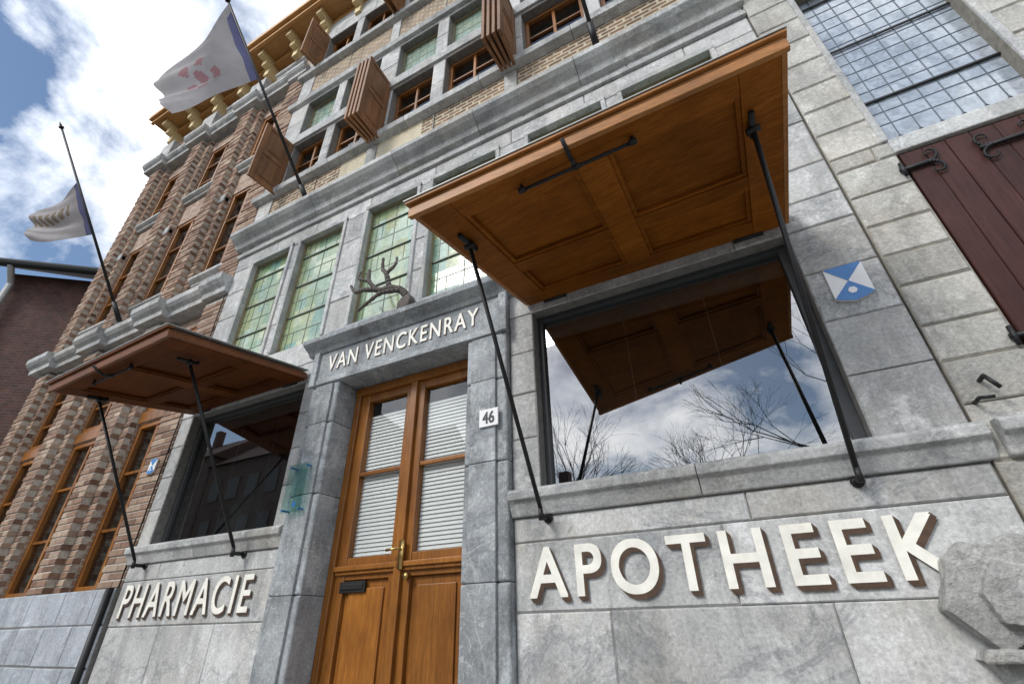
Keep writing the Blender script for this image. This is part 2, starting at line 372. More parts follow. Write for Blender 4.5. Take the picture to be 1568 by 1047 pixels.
for sx0,sx1 in((a+.056,cx-.036),(cx+.036,b-.056)):
    zz=.165
    while zz<.60:
        bl.add([(sx0,y+.020,zz),(sx1,y+.020,zz),(sx1,y+.0235,zz+.0098),(sx0,y+.0235,zz+.0098)],[(0,1,2,3)]); zz+=.0112
    bl.box(sx0,sx1,y+.026,y+.027,.165,.60)
bl.make("door_blinds",ph,m_white)
k=M(); k.box(cx+.006,cx+.02,y-.018,y-.011,.13,.20); k.path([(cx+.013,y-.012,.178),(cx+.013,y-.035,.178),(cx-.022,y-.035,.176)],.0035)
k.tube((cx+.03,y-.001,.115),(cx+.03,y-.015,.115),.008)
k.make("door_handle",ph,m_brass,smooth=True)
k=M(); k.box(-1.085,-.995,y-.002,y+.006,.085,.112); k.box(-1.078,-1.002,y-.005,y-.001,.092,.106)
k.make("letter_slot",ph,m_iron,bevel=.003)
st=M()
for i in range(3): st.box(-1.28+.02*i,-.48-.02*i,-.30+.09*i,.1,GZ+.06*i,GZ+.06*(i+1))
st.make("door_steps",ph,m_blue,bevel=.01)
# shop windows
f=M(); g=M(); dk=M(); rm_=M()
for (a,b,z0,z1) in (WR,WL):
    y=.048
    f.box(a,a+.014,y-.012,y+.02,z0,z1); f.box(b-.022,b,y-.012,y+.02,z0,z1)
    f.box(a,b,y-.0135,y+.02,z1-.014,z1); f.box(a,b,y-.011,y+.02,z0,z0+.009)
    g.pane(a+.013,b-.02,y,z0+.008,z1-.013)
    for q in(.36,.68): dk.box(a+(b-a)*q,a+(b-a)*q+.0012,y+.03,y+.0312,z0,z1)
    dk.box(a,b,y+.03,y+.04,z1-.05,z1-.012)
    rm_.box(a-.05,b+.05,.236,.243,z0-.05,z1+.03)
    rm_.box(a+.1,a+.3,.20,.235,z0,z0+.16); rm_.box(a+.36,a+.50,.20,.235,z0,z0+.22)
f.make("shop_window_frames",ph,m_frame,bevel=.004); g.make("shop_window_panes",ph,m_glass,fixn=False)
dk.make("blind_cords",ph,m_zinc); rm_.make("shop_interior",ph,m_room)
# leaded lights
g=M(); l=M(); fr=M(); cd=.0014
for i,(a,b) in enumerate(W):
    y=.028; z0,z1=.945,1.515
    g.box(a,b,y,y+.003,.93,1.52)
    for x in(a+.032,b-.032): l.box(x-.0015,x+.0015,y-cd,y+.001,z0,z1)
    x=(a+b)/2; l.box(x-.0015,x+.0015,y-cd,y+.001,z0,z1)
    n=7
    for k in range(1,n): z=z0+(z1-z0)*k/n; l.box(a,b,y-cd*.9,y+.001,z-.0015,z+.0015)
    for q in(.25,.75):
        x=a+(b-a)*q
        for k in range(n): 
            if (k+i)%2: l.box(x-.0011,x+.0011,y-cd*.8,y+.001,z0+(z1-z0)*k/n,z0+(z1-z0)*(k+1)/n)
    for k in (2,4,6): z=z0+(z1-z0)*k/n; l.box(a,b,y-.006,y-.0025,z-.0024,z+.0024)
    fr.box(a,a+.006,y-.012,y+.002,.93,1.52); fr.box(b-.006,b,y-.012,y+.002,.93,1.52); fr.box(a,b,y-.013,y+.002,1.512,1.52); fr.box(a,b,y-.013,y+.002,.93,.939)
g.make("stained_glass_lights",ph,m_st1)
g2=M(); fr2=M(); gd=M()
for i,(a,b) in enumerate(W):
    y=.05
    g2.box(a,b,y,y+.003,2.49,2.82)
    for k in range(1,5): x=a+(b-a)*k/5; l.box(x-.0015,x+.0015,y-cd,y+.001,2.49,2.82)
    for k in range(1,5): z=2.49+.33*k/5; l.box(a,b,y-cd*.9,y+.001,z-.0015,z+.0015)
    fr.box(a,a+.008,y-.012,y+.002,2.49,2.82); fr.box(b-.008,b,y-.012,y+.002,2.49,2.82); fr.box(a,b,y-.013,y+.002,2.81,2.82); fr.box(a,b,y-.013,y+.002,2.49,2.50)
    for z0,z1 in((2.04,2.40),(3.22,3.58)):
        gd.pane(a,b,y+.006,z0,z1); t=.018
        fr2.box(a,a+t,y-.01,y+.012,z0,z1); fr2.box(b-t,b,y-.01,y+.012,z0,z1); fr2.box(a+t,b-t,y-.011,y+.012,z1-t,z1); fr2.box(a+t,b-t,y-.011,y+.012,z0,z0+t)
        m_=(a+b)/2; fr2.box(m_-.007,m_+.007,y-.005,y+.010,z0+t,z1-t)
        z=z0+.6*(z1-z0); fr2.box(a+t,b-t,y-.004,y+.009,z-.005,z+.005)
g2.make("upper_leaded_lights",ph,m_st2); gd.make("casement_panes",ph,m_glass2,fixn=False)
l.make("lead_cames",ph,m_lead); fr.make("leaded_light_frames",ph,m_lframe); fr2.make("casement_frames",ph,m_door,bevel=.004)
# window shutters (open, standing out from the wall)
sh=M()
def shutter(x,z0,z1,wd,ang):
    ca,sa=math.sin(ang),math.cos(ang)
    def q(u,h,z): return (x+u*ca+h*sa,-u*sa+h*ca-.002,z)
    def pb(u0,u1,h0,h1,za,zb):
        sh.add([q(u0,h0,za),q(u1,h0,za),q(u1,h1,za),q(u0,h1,za),q(u0,h0,zb),q(u1,h0,zb),q(u1,h1,zb),q(u0,h1,zb)],
              [(0,3,2,1),(4,5,6,7),(0,1,5,4),(1,2,6,5),(2,3,7,6),(3,0,4,7)])
    t=.014; f_=.026
    pb(0,f_,0,t,z0,z1); pb(wd-f_,wd,0,t,z0,z1); pb(f_,wd-f_,.0005,t-.0005,z0,z0+f_); pb(f_,wd-f_,.0005,t-.0005,z1-f_,z1)
    zm=z0+(z1-z0)*.5; pb(f_,wd-f_,.0005,t-.0005,zm-.012,zm+.012); pb(f_,wd-f_,.004,t-.004,z0+f_,z1-f_)
    pb(f_+.02,wd-f_-.02,.001,t-.001,z0+f_+.02,zm-.032); pb(f_+.02,wd-f_-.02,.001,t-.001,zm+.032,z1-f_-.02)
shutter(-1.90,1.99,2.41,.17,-.05)
for x0_ in(-1.245,-.518):
    for k,an in enumerate((-.06,-.02,.02,.06)): shutter(x0_+.018*k,1.99,2.45,.165,an)
shutter(.24,1.99,2.44,.17,.1)
shutter(-1.90,3.19,3.60,.15,-.05)
for x,an in((-1.24,-.05),(-1.21,.05),(-.5,-.05),(-.47,.05)): shutter(x,3.19,3.60,.15,an)
sh.make("window_shutters",ph,m_shut,bevel=.004)
bd=M(); bd.box(XL+.01,XR-.01,.26,3.2,GZ,3.86); bd.make("building_body",ph,m_brick)
it=M(); it.box(XL+.005,XR-.005,.245,.255,GZ,3.85); it.box(XL+.005,XR-.005,.12,.245,3.80,3.85)
for z in(.80,1.6,1.9,2.9,3.1): it.box(XL+.005,XR-.005,.121,.244,z,z+.03)
it.box(XL+.005,XL+.01,.121,.244,GZ,3.8); it.make("interior",ph,m_dark)
# eaves over the whole front
e=M(); ex0,ex1=-3.95,XR+.02
e.box(ex0,ex1,-.13,.2,3.88,3.895); e.box(ex0-.01,ex1,-.15,-.128,3.865,3.93); e.box(ex0-.02,ex1,-.175,-.15,3.90,3.945)
e.box(ex0+.06,ex1,-.005,.1,3.82,3.88)
e.make("wooden_eaves",ph,m_eave,bevel=.008)
e=M(); x=-3.84
while x<XR:
    e.box(x,x+.05,-.02,.06,3.68,3.88)
    e.box(x,x+.05,-.110,-.02,3.82,3.879); e.box(x,x+.05,-.060,-.02,3.76,3.82); x+=.31
e.make("eave_brackets",ph,m_eave2,bevel=.006)
r=M(); r.add([(ex0-.02,-.17,3.945),(ex1,-.17,3.945),(ex1,1.6,5.0),(ex0-.02,1.6,5.0),(ex1,3.3,3.945),(ex0-.02,3.3,3.945)],[(0,1,2,3),(3,2,4,5)])
r.make("roof",ph,m_tile)
dm=M(); dm.box(-2.95,-2.75,.05,.4,3.95,4.45); dm.box(-2.98,-2.72,.02,.43,4.45,4.5); dm.make("chimney",ph,m_blue)

# ================================================================== BRICK TOWNHOUSE
th=empty("brick_townhouse")
X0=-3.88
piers=[(-2.20,-2.035),(-2.74,-2.50),(-3.32,-3.08),(-3.88,-3.64)]
bays=[(-2.50,-2.20),(-3.08,-2.74),(-3.64,-3.32)]
lv=[(.14,.84),(.90,1.33),(1.68,2.38),(2.62,3.16),(3.44,3.64)]
yw=.05
b_=M()
for a,b in piers: b_.box(a,b,yw,.16,.10,3.88)
prev=.10
for z0,z1 in lv+[(3.88,3.9)]:
    for a,b in bays: b_.box(a,b,yw+.005,.16,prev,z0)
    prev=z1
b_.make("brick_walls",th,m_brick)
mw=M(); cs=M()
def courses(a,b,yf,z0,z1):
    mw.box(a+.004,b-.004,yf+.0045,yw+.012,z0,z1)
    z=z0; ch=.0262; k=0
    while z+ch<=z1+.001:
        o=.003 if k%2 else 0; j=random.uniform(-.0012,.0012)
        n=2 if b-a>.12 else 1
        cut=[a+o, a+o+(b-a-2*o)*(.34 if k%2 else .6), b-o] if n==2 else [a+o,b-o]
        for q in range(n): cs.block(cut[q]+.0012,cut[q+1]-.0012,z+.0026,z+ch-.0026,yf+o*.6+j,yw+.01,.0016)
        z+=ch; k+=1
for i,(a,b) in enumerate(piers):
    for z0,z1 in((.14,1.39),(1.50,3.28)):
        if i==0: courses(a,b,.0,z0,z1)
        else:
            wd=(b-a); courses(a,b,.022,z0,z1); courses(a+wd*.24,b-wd*.24,-.012,z0,z1)
cs.make("pier_courses",th,m_course); mw.make("pier_mortar",th,m_bmort)
c=M()
def prof(z,h,p,y0): return [(y0+.07,z),(y0-p*.35,z+h*.03),(y0-p*.4,z+h*.30),(y0-p*.75,z+h*.45),(y0-p,z+h*.62),(y0-p,z+h*.94),(y0+.07,z+h)]
for z,h,p in((1.40,.10,.055),(3.28,.09,.045)):
    for i,(a,b) in enumerate(piers):
        c.profx(prof(z,h,p,-.002 if i==0 else -.026),a-.006,b+.006)
    for a,b in bays: c.profx(prof(z+.001,h-.002,p,.008),a-.02,b+.02)
    c.box(X0,XL-.01,-.005,.05,z+h+.001,z+h+.012)
for a,b in bays:
    for z in(1.63,2.57): c.profx(prof(z,.05,.04,yw),a-.003,b+.003)
    c.profx(prof(3.64,.05,.03,yw),a-.01,b+.01)
for i,(a,b) in enumerate(piers):
    if i:
        wd=b-a
        c.box(a+wd*.15,b-wd*.15,-.02,.05,3.39,3.62)
        c.box(a+.004,b-.004,.018,.05,2.30,2.36)
c.make("stone_cornices",th,m_stone2,bevel=.006)
sb,sm=M(),M(); wall(sb,sm,[GZ,-.35,-.22,-.09,.03,.14],X0,XL-.012,[],.22,-.012,.16,.004,.0015)
sb.make("stone_base",th,m_base); sm.make("base_joints",th,m_mort)
fr=M(); g=M()
for a,b in bays:
    for z0,z1 in lv:
        y=.074; t=.024
        g.pane(a,b,y+.006,z0,z1)
        fr.box(a,a+t,y-.012,y+.014,z0,z1); fr.box(b-t,b,y-.012,y+.014,z0,z1); fr.box(a+t,b-t,y-.013,y+.014,z1-t,z1); fr.box(a+t,b-t,y-.013,y+.014,z0,z0+t)
        m_=(a+b)/2; fr.box(m_-.010,m_+.010,y-.008,y+.012,z0+t,z1-t)
        if z1-z0>.3:
            for q in(.33,.67): z=z0+(z1-z0)*q; fr.box(a+t,b-t,y-.006,y+.011,z-.006,z+.006)
    fr.box(a,b,.05,.09,.842,.898)
fr.make("window_frames",th,m_door,bevel=.004); g.make("window_panes",th,m_glass2,fixn=False)
bd=M(); bd.box(X0+.003,XL-.003,.26,3.2,GZ,3.86); bd.box(X0+.002,X0+.01,.16,.26,GZ,3.86); bd.make("building_body",th,m_brick)
it=M(); it.box(X0+.012,XL-.005,.245,.255,GZ,3.85); it.make("interior",th,m_dark)
dp=M(); dp.tube((XL-.03,-.02,GZ),(XL-.03,-.02,.14),.012); dp.path([(XL-.012,-.004,.14),(XL-.012,-.004,1.39)],.0025,6); dp.make("downpipe",th,m_iron,smooth=True)

# ================================================================== RIGHT STONE BUILDING
sbd=empty("stone_building")
sb,sm=M(),M()
rows=[GZ,-.36,-.24,-.12,0,.10,.205,.30,.38,.455,.545,.62,.70,.785,.867,.912,1.0,1.09,1.18,1.28,1.38,1.48,1.58]
z=1.58
while z<3.9: z+=.105; rows.append(z)
LD=(.455,.728,.912,1.58); SHT=(.452,.738,.30,.867)
wall(sb,sm,rows,.337,1.8,[LD,SHT],.19,-.006,.12,.0035,.0014)
sb.make("ashlar_blocks",sbd,m_ash); sm.make("ashlar_mortar",sbd,simple("ashlar_mortar_mat",(.26,.24,.20),.9,var=.3))
c=M(); c.profx([(.06,.206),(-.018,.208),(-.022,.222),(-.030,.236),(-.040,.242),(-.041,.258),(-.030,.266),(.06,.274)],.356,1.8)
c.box(.45,.735,-.012,.10,.869,.910)
c.box(.440,.4545,-.010,.10,.912,1.58); c.box(.7285,.745,-.010,.10,.912,1.58)
c.make("window_trim",sbd,m_stone2,bevel=.008)
g=M(); g.box(.455,.728,.03,.033,.912,1.58); g.make("leaded_window",sbd,m_st3)
l=M(); l2=M()
y=.029; a,b=.455,.728; nx=7; cw=(b-a)/nx
for k in range(1,nx):
    x=a+cw*k; l.box(x-.0011,x+.0011,y-.0004,y+.0012,.955,1.58)
z=.997; k=0
while z<1.58:
    l.box(a,b,y-.0002,y+.0012,z-.0011,z+.0011); z+=.042; k+=1
for z in(1.08,1.31,1.54): l2.box(a,b,y-.006,y-.002,z-.0026,z+.0026)
for k in range(nx):
    x=a+cw*(k+.5)
    for R,zc,sg in((cw*.5,.955,-1),(cw*.5,.925,1)):
        pts=[(x+R*math.cos(t),y,zc+sg*R*.8*math.sin(t)) for t in [math.pi*i/8 for i in range(9)]]
        l.path(pts,.0011,6)
l.make("window_lead",sbd,m_lead2); l2.make("saddle_bars",sbd,m_iron)
s=M(); n=7; a,b,z0,z1=SHT; pw=(b-a-.006)/n
for k in range(n):
    x=a+.003+k*pw; s.block(x+.0005,x+pw-.0005,z0+.004,z1-.004,-.006+random.uniform(-.0008,.0008),.02,.0016)
s.make("burgundy_shutters",sbd,m_burg)
h=M()
def scroll(cx_,cz,sg,r,up):
    pts=[]
    for i in range(17):
        t=i/16; an=t*math.pi*1.5; rr=r*(1-.5*t)
        pts.append((cx_+sg*(rr*math.sin(an)+.012*t),-.012,cz+up*(r-rr*math.cos(an))))
    h.path(pts,[.0034*(1-.55*i/16) for i in range(17)],6)
for z in(.815,.40):
    h.box(.438,.500,-.0145,-.009,z-.004,z+.004)
    scroll(.488,z,1,.019,1); scroll(.488,z,1,.019,-1); h.tube((.444,-.013,z-.018),(.444,-.013,z+.018),.004)
    h.box(.57,.66,-.0145,-.009,z-.011,z-.004)
    for sx,sg in((.59,-1),(.64,1)): scroll(sx,z-.008,sg,.02,1); scroll(sx,z-.008,sg,.02,-1)
h.path([(.372,-.004,.335),(.372,-.03,.335),(.382,-.035,.31)],.0035); h.path([(.352,-.0,.30),(.352,-.03,.30),(.370,-.035,.297)],.003)
h.make("iron_hinges",sbd,m_iron,smooth=True)
bd=M(); bd.box(.345,1.79,.26,3.2,GZ,3.9); bd.make("building_body",sbd,m_ash)
it=M(); it.box(.34,1.79,.245,.255,GZ,3.9); it.make("interior",sbd,m_dark)

# weathered carved stone at the corner (broken escutcheon with mouldings below)
sc_=M(); poly=[(.203,.040),(.212,.072),(.238,.094),(.262,.086),(.30,.098),(.345,.070),(.372,.02),(.360,-.02),(.318,-.036),(.262,-.030),(.236,-.044),(.214,-.02),(.190,.008)]
sc_.prism(poly,-.045,.0)
sc_.prism([(.232,.026),(.262,.066),(.322,.048),(.334,-.004),(.286,-.020),(.242,-.010)],-.066,-.04)
sc_.prism([(.206,-.054),(.38,-.056),(.38,-.042),(.212,-.041)],-.062,0)
sc_.prism([(.226,-.078),(.38,-.082),(.38,-.056),(.216,-.053)],-.035,0)
sc_.prism([(.212,-.104),(.29,-.104),(.29,-.090),(.212,-.090)],-.055,0)
o=sc_.make("carved_stone_fragment",None,m_frag)
rm=o.modifiers.new("remesh",'REMESH'); rm.mode='VOXEL'; rm.voxel_size=.006
tx=bpy.data.textures.new("rough",'CLOUDS'); tx.noise_scale=.10; tx.noise_depth=5
dd=o.modifiers.new("disp",'DISPLACE'); dd.texture=tx; dd.strength=.028; dd.mid_level=.5

# ================================================================== AWNINGS
def awning(name,x0,x1,zh,fl,fr_,mat,xr):
    E=empty(name)
    H=[Vector((x0,-.006,zh)),Vector((x1,-.006,zh))]; F=[Vector((x0,fl[0],fl[1])),Vector((x1,fr_[0],fr_[1]))]
    nrm=(H[1]-H[0]).cross((F[0]+F[1]-H[0]-H[1])/2).normalized()
    if nrm.z<0: nrm=-nrm
    def Q(s_,t,h): 
        A=H[0].lerp(H[1],s_); B=F[0].lerp(F[1],s_); return A.lerp(B,t)+nrm*h
    def pb(m,s0,s1,t0,t1,h0,h1):
        m.add([Q(s0,t0,h0),Q(s1,t0,h0),Q(s1,t1,h0),Q(s0,t1,h0),Q(s0,t0,h1),Q(s1,t0,h1),Q(s1,t1,h1),Q(s0,t1,h1)],
              [(0,3,2,1),(4,5,6,7),(0,1,5,4),(1,2,6,5),(2,3,7,6),(3,0,4,7)])
    m=M(); st=.10; tt=.11
    pb(m,0,st,0,1,0,.017); pb(m,1-st,1,0,1,0,.017); pb(m,.455,.545,tt,1-tt,.0004,.017)
    pb(m,st,1-st,0,tt,.0006,.017); pb(m,st,1-st,1-tt,1,.0006,.017)
    for s0,s1 in((st,.455),(.545,1-st)):
        pb(m,s0,s1,.36,.45,.0008,.017)
        for t0,t1 in((tt,.36),(.45,1-tt)):
            pb(m,s0,s1,t0,t1,.0135,.0165)
            e=.014; e2=e*1.2
            pb(m,s0,s0+e,t0,t1,.004,.0132); pb(m,s1-e,s1,t0,t1,.004,.0132); pb(m,s0+e,s1-e,t0,t0+e2,.0045,.0132); pb(m,s0+e,s1-e,t1-e2,t1,.0045,.0132)
    m.make("panel",E,mat,bevel=.004)
    m=M()
    pb(m,-.015,1.015,-.0,1.02,.0175,.024)
    pb(m,-.02,1.02,1.0,1.022,-.003,.0172)
    pb(m,-.025,1.025,.99,1.035,.0245,.031)
    pb(m,-.016,-.001,0,.999,.002,.0172); pb(m,1.001,1.016,0,.999,.002,.0172)
    m.make("edge_boards",E,m_edge,bevel=.004)
    z=M(); pb(z,-.027,1.027,-.0,1.04,.0315,.0335); z.make("zinc_cover",E,m_zinc)
    k=M()
    for x in xr:
        s_=(x-x0)/(x1-x0); s_=min(max(s_,.05),.95)
        top=Q(s_,.74,-.012); bx=x
        k.path([(bx,-.0,.20),(bx,-.040,.20)],.0055); k.tube((bx,-.001,.20),(bx,-.005,.20),.011)
        k.path([(bx,-.040,.190),(bx,-.042,.215),top],[.006,.005,.0046])
        k.path([top,Q(s_,.74,.0)],.005); k.path([Q(s_,.69,-.007),Q(s_,.82,-.007)],.0055)
        k.tube(Q(s_-.017,.74,-.012),Q(s_+.017,.74,-.012),.0065)
        k.path([Q(s_,.69,-.008),Q(s_,.69,.0)],.005)
    k.path([Q(.30,.93,-.001),Q(.30,.93,-.013),Q(.62,.93,-.013),Q(.62,.93,-.001)],.0034)
    for q in(.30,.46,.62): k.tube(Q(q-.010,.93,-.012),Q(q+.010,.93,-.012),.006)
    k.path([Q(.46,.93,-.012),Q(.46,.98,-.016),Q(.455,1.045,.008)],.004)
    for q in(.12,.88): k.tube(Q(q-.05,.0,.0),Q(q+.05,.0,.0),.006)
    k.make("iron_stays",E,m_iron,smooth=True)
m_edge=wood("awning_edge_wood",(.36,.14,.025),(.48,.20,.045),sc=(.9,14,14),rough=.5)
awning("awning",-.444,.204,.772,(-.505,.668),(-.440,.762),m_awn,(-.425,.152))
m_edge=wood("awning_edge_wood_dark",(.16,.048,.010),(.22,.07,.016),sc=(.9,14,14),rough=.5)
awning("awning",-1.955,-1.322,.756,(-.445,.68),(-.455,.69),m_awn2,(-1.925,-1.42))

# ================================================================== SIGNS
def shield(name,cx_,cz,w_,h_,y):
    E=empty(name); a,b=cx_-w_/2,cx_+w_/2; t,bt=cz+h_/2,cz-h_/2; mz=cz+h_*.06
    low=[(b,cz-h_*.36),(cx_+w_*.30,cz-h_*.44),(cx_,bt),(cx_-w_*.30,cz-h_*.44),(a,cz-h_*.36)]
    m=M(); m.prism([(a,t),(b,t)]+low,y-.002,y+.004); m.make("plate",E,m_whiteen)
    m=M(); c0=(cx_,mz)
    m.prism([(a,t),(b,t),c0],y-.003,y-.0021)
    m.prism([c0]+low,y-.003,y-.0021)
    m.make("blue_fields",E,m_blueen)
    m=M(); r_=w_*.12; q=(cx_,cz-h_*.22)
    m.prism([(q[0]+r_*math.cos(t_*math.pi/3),q[1]+r_*math.sin(t_*math.pi/3)) for t_ in range(6)],y-.0038,y-.0031); m.make("emblem",E,m_whiteen)
shield("monument_shield_sign",.268,.583,.068,.086,-.004)
shield("monument_shield_sign",-2.115,.57,.045,.06,-.004)
E=empty("house_number_sign"); m=M(); m.box(-.585,-.531,-.036,-.031,.427,.473); m.make("plate",E,m_whiteen,bevel=.002)
text("46",-.575,-.541,.434,.466,-.0368,simple("black_paint",(.02,.02,.02),.5),"digits",E,bold=.0008,spc=1.0)
E=empty("glass_plaque_sign"); m=M(); m.pane(-1.245,-1.165,-.046,.29,.43)
mg=glass("green_glass",.05,(.55,.78,.73)); m.make("plate",E,mg,fixn=False)
m=M()
for x in(-1.238,-1.172):
    for z in(.298,.422): m.tube((x,-.022,z),(x,-.049,z),.0025)
m.prism([(-1.20,.305),(-1.188,.305),(-1.188,.317),(-1.20,.317)],-.0475,-.0465); m.make("fixings_and_logo",E,m_blueen)

# ================================================================== FLAGS
def flagmat(name,base):
    m,nt,b,o=newmat(name); v=coords(nt)
    col=mix(nt,1.,base,ramp(nt,noise_(nt,v,3,4,.6),[(.3,.8),(.7,1.1)]),'MULTIPLY')
    nt.links.new(col,b.inputs['Base Color']); b.inputs['Roughness'].default_value=.8
    tl=N(nt,'ShaderNodeBsdfTranslucent'); nt.links.new(col,tl.inputs[0]); mx=N(nt,'ShaderNodeMixShader'); mx.inputs[0].default_value=.4
    nt.links.new(b.outputs[0],mx.inputs[1]); nt.links.new(tl.outputs[0],mx.inputs[2]); nt.links.new(mx.outputs[0],o.inputs[0]); return m
fw,frd,fbl,fgd=flagmat("flag_white",(.46,.445,.46)),flagmat("flag_red",(.40,.22,.24)),flagmat("flag_blue",(.16,.17,.32)),flagmat("flag_ochre",(.26,.21,.15))
def flag(base,tip,s0,s1,c0,c1,style):
    E=empty("flag_on_pole"); B=Vector(base); Tp=Vector(tip)
    p=M(); p.tube(B,Tp,.0085,.0055,10); p.tube(B,B.lerp(Tp,.1),.013,.013)
    p.tube(Tp,Tp+(Tp-B).normalized()*.03,.009,.002); p.tube(Tp-(Tp-B).normalized()*.004,Tp+(Tp-B).normalized()*.004,.012)
    p.path([B+Vector((0,.02,-.03)),B],.012); p.make("pole",E,m_iron,smooth=True)
    if c0 is None: return
    m=M(); nu,nv=48,40; A=B.lerp(Tp,s0); Cc=B.lerp(Tp,s1); c0=Vector(c0); c1=Vector(c1); vs=[]
    for j in range(nv+1):
        v=j/nv
        for i in range(nu+1):
            u=i/nu
            top=A.lerp(c0,u); bot=Cc.lerp(c1,u); q=top.lerp(bot,v)
            k=min(1,u*2.5)
            fold=.016*math.sin(u*2.5+v*11)*k+.008*math.sin(v*21+u*5)*k+.010*math.sin(u*6-v*3)*u
            q=q+Vector((.6,.8,.1))*fold+Vector((0,0,-.05*math.sin(math.pi*u)*(1-.3*v)+.014*math.sin(v*9)*u))
            vs.append(q)
    fs=[]
    for j in range(nv):
        for i in range(nu):
            u=(i+.5)/nu; v=(j+.5)/nv; mi=0
            if style==1:
                if u<.09 and v>.1: mi=2
                du,dv=(u-.55)/.22,(v-.5)/.26
                r=math.hypot(du,dv)
                if .5<r<.9 and math.sin(math.atan2(dv,du)*5)>-.1: mi=1
                if r<.3 and abs(du)<.2: mi=1
            else:
                if .28<v<.50 and .20<u<.95 and (int(u*24)%3): mi=3
                if u<.08: mi=2
            k=j*(nu+1)+i; fs.append(((k,k+1,k+nu+2,k+nu+1),mi))
    m.v=vs; m.f=[f[0] for f in fs]; m.mi=[f[1] for f in fs]
    m.make("flag",E,[fw,frd,fbl,fgd],smooth=True)
flag((-1.60,-.0,1.78),(-1.60,-.65,2.49),.985,.63,(-1.88,-.65,2.08),(-1.76,-.60,1.82),1)
flag((-2.99,-.03,1.53),(-2.99,-.68,2.47),.72,.45,(-3.44,-.50,2.20),(-3.38,-.48,1.95),2)
flag((-.12,-.0,1.83),(-.12,-.65,2.52),.9,.6,None,None,1)

# ================================================================== BRANCH ORNAMENT
E=M()
def br(pts,r0,r1):
    P_=[Vector(p) for p in pts]; out=[]; r1*=1.2
    for i in range(len(P_)-1):
        for k in range(5):
            t=k/5; p0=P_[max(i-1,0)];p1=P_[i];p2=P_[i+1];p3=P_[min(i+2,len(P_)-1)]
            out.append(.5*((2*p1)+(-p0+p2)*t+(2*p0-5*p1+4*p2-p3)*t*t+(-p0+3*p1-3*p2+p3)*t**3))
    out.append(P_[-1]); n=len(out)
    E.path(out,[r0+(r1-r0)*i/(n-1)+.001*math.sin(i*2.3) for i in range(n)],9)
br([(-.870,-.03,.93),(-.89,-.045,.965),(-.935,-.055,.985),(-.99,-.05,1.0),(-1.03,-.06,1.045),(-1.05,-.05,1.11)],.014,.005)
br([(-.99,-.05,1.0),(-1.04,-.07,1.005),(-1.09,-.06,1.02),(-1.13,-.05,1.07)],.010,.004)
br([(-.935,-.055,.985),(-.945,-.07,1.04),(-.975,-.06,1.08),(-.98,-.06,1.13)],.010,.004)
br([(-.945,-.07,1.04),(-.92,-.06,1.075),(-.925,-.05,1.12)],.007,.003)
br([(-1.03,-.06,1.045),(-1.075,-.07,1.07),(-1.09,-.05,1.12)],.007,.003)
br([(-.89,-.045,.965),(-.94,-.08,.95),(-1.0,-.07,.945),(-1.06,-.06,.93)],.009,.004)
E.make("bare_branch",None,m_branch,smooth=True)
m=M(); m.prism([(-.90,.885),(-.855,.885),(-.845,.915),(-.855,.94),(-.88,.935),(-.90,.915)],-.05,-.015); o=m.make("carved_stone_ornament",None,m_branch,bevel=.015)

# ================================================================== SURROUNDINGS
g=M(); g.add([(-300,-300,0),(300,-300,0),(300,300,0),(-300,300,0)],[(0,1,2,3)])
g.make("ground",None,simple("ground_mat",(.18,.17,.16),.9,var=.25,scale=2),raw=True)
g=M(); g.box(-60,60,-3.6,-.05,.002,.12)
g.make("pavement",None,brick("paving",(.30,.29,.27),(.38,.36,.33),(.14,.13,.12),bw=.3,bh=.3,ms=.006),raw=True)
g=M(); g.add([(-60,-11,.004),(60,-11,.004),(60,-3.6,.004),(-60,-3.6,.004)],[(0,1,2,3)]); g.make("road",None,simple("asphalt",(.06,.06,.06),.9,var=.3,scale=30),raw=True)

E=empty("brick_house")
cx0=Vector((-5.06*S,-.16*S,0)); ux=Vector((.77,.63,0)).normalized(); uy=Vector((-ux.y,ux.x,0))
def hb(m,u0,u1,v0,v1,z0,z1):
    P_=[cx0+ux*u+uy*v+Vector((0,0,z)) for z in(z0,z1) for u,v in((u0,v0),(u1,v0),(u1,v1),(u0,v1))]
    m.add(P_,[(0,3,2,1),(4,5,6,7),(0,1,5,4),(1,2,6,5),(2,3,7,6),(3,0,4,7)])
ez=2.60*S+H0
m=M(); hb(m,0,9,0,7,0,ez); m.make("walls",E,m_dbrick,raw=True)
m=M(); P_=[cx0+ux*u+uy*v+Vector((0,0,z)) for u,v,z in((-.4,-.35,ez-.05),(9.4,-.35,ez-.05),(9.4,3.5,ez+2.4),(-.4,3.5,ez+2.4),(9.4,7.35,ez-.05),(-.4,7.35,ez-.05),(-.4,-.35,ez+.12),(9.4,-.35,ez+.12),(9.4,3.5,ez+2.6),(-.4,3.5,ez+2.6),(9.4,7.35,ez+.12),(-.4,7.35,ez+.12))]
m.add(P_,[(0,1,2,3),(3,2,4,5),(6,7,8,9),(9,8,10,11),(0,1,7,6),(4,5,11,10),(0,3,9,6),(3,5,11,9),(1,2,8,7),(2,4,10,8)]); m.make("roof",E,m_tile,raw=True)
m=M(); a_=cx0-ux*.1-uy*.42; m.tube(a_+Vector((-.0,0,ez)),a_+ux*9+Vector((0,0,ez)),.09,.09); m.make("gutter",E,m_dark,raw=True)
m=M(); p0=cx0-uy*.12+ux*.15; m.tube(p0,p0+Vector((0,0,ez-.35)),.06); m.tube(p0+Vector((0,0,ez-.35)),a_+ux*.3+Vector((0,0,ez-.05)),.06); m.make("downpipe",E,m_zinc,raw=True)
m=M()
for u in(2.,5.): 
    for z in(1.2,4.2): hb(m,u,u+1.1,-.03,.05,z,z+1.5)
m.make("windows",E,m_frame,raw=True)

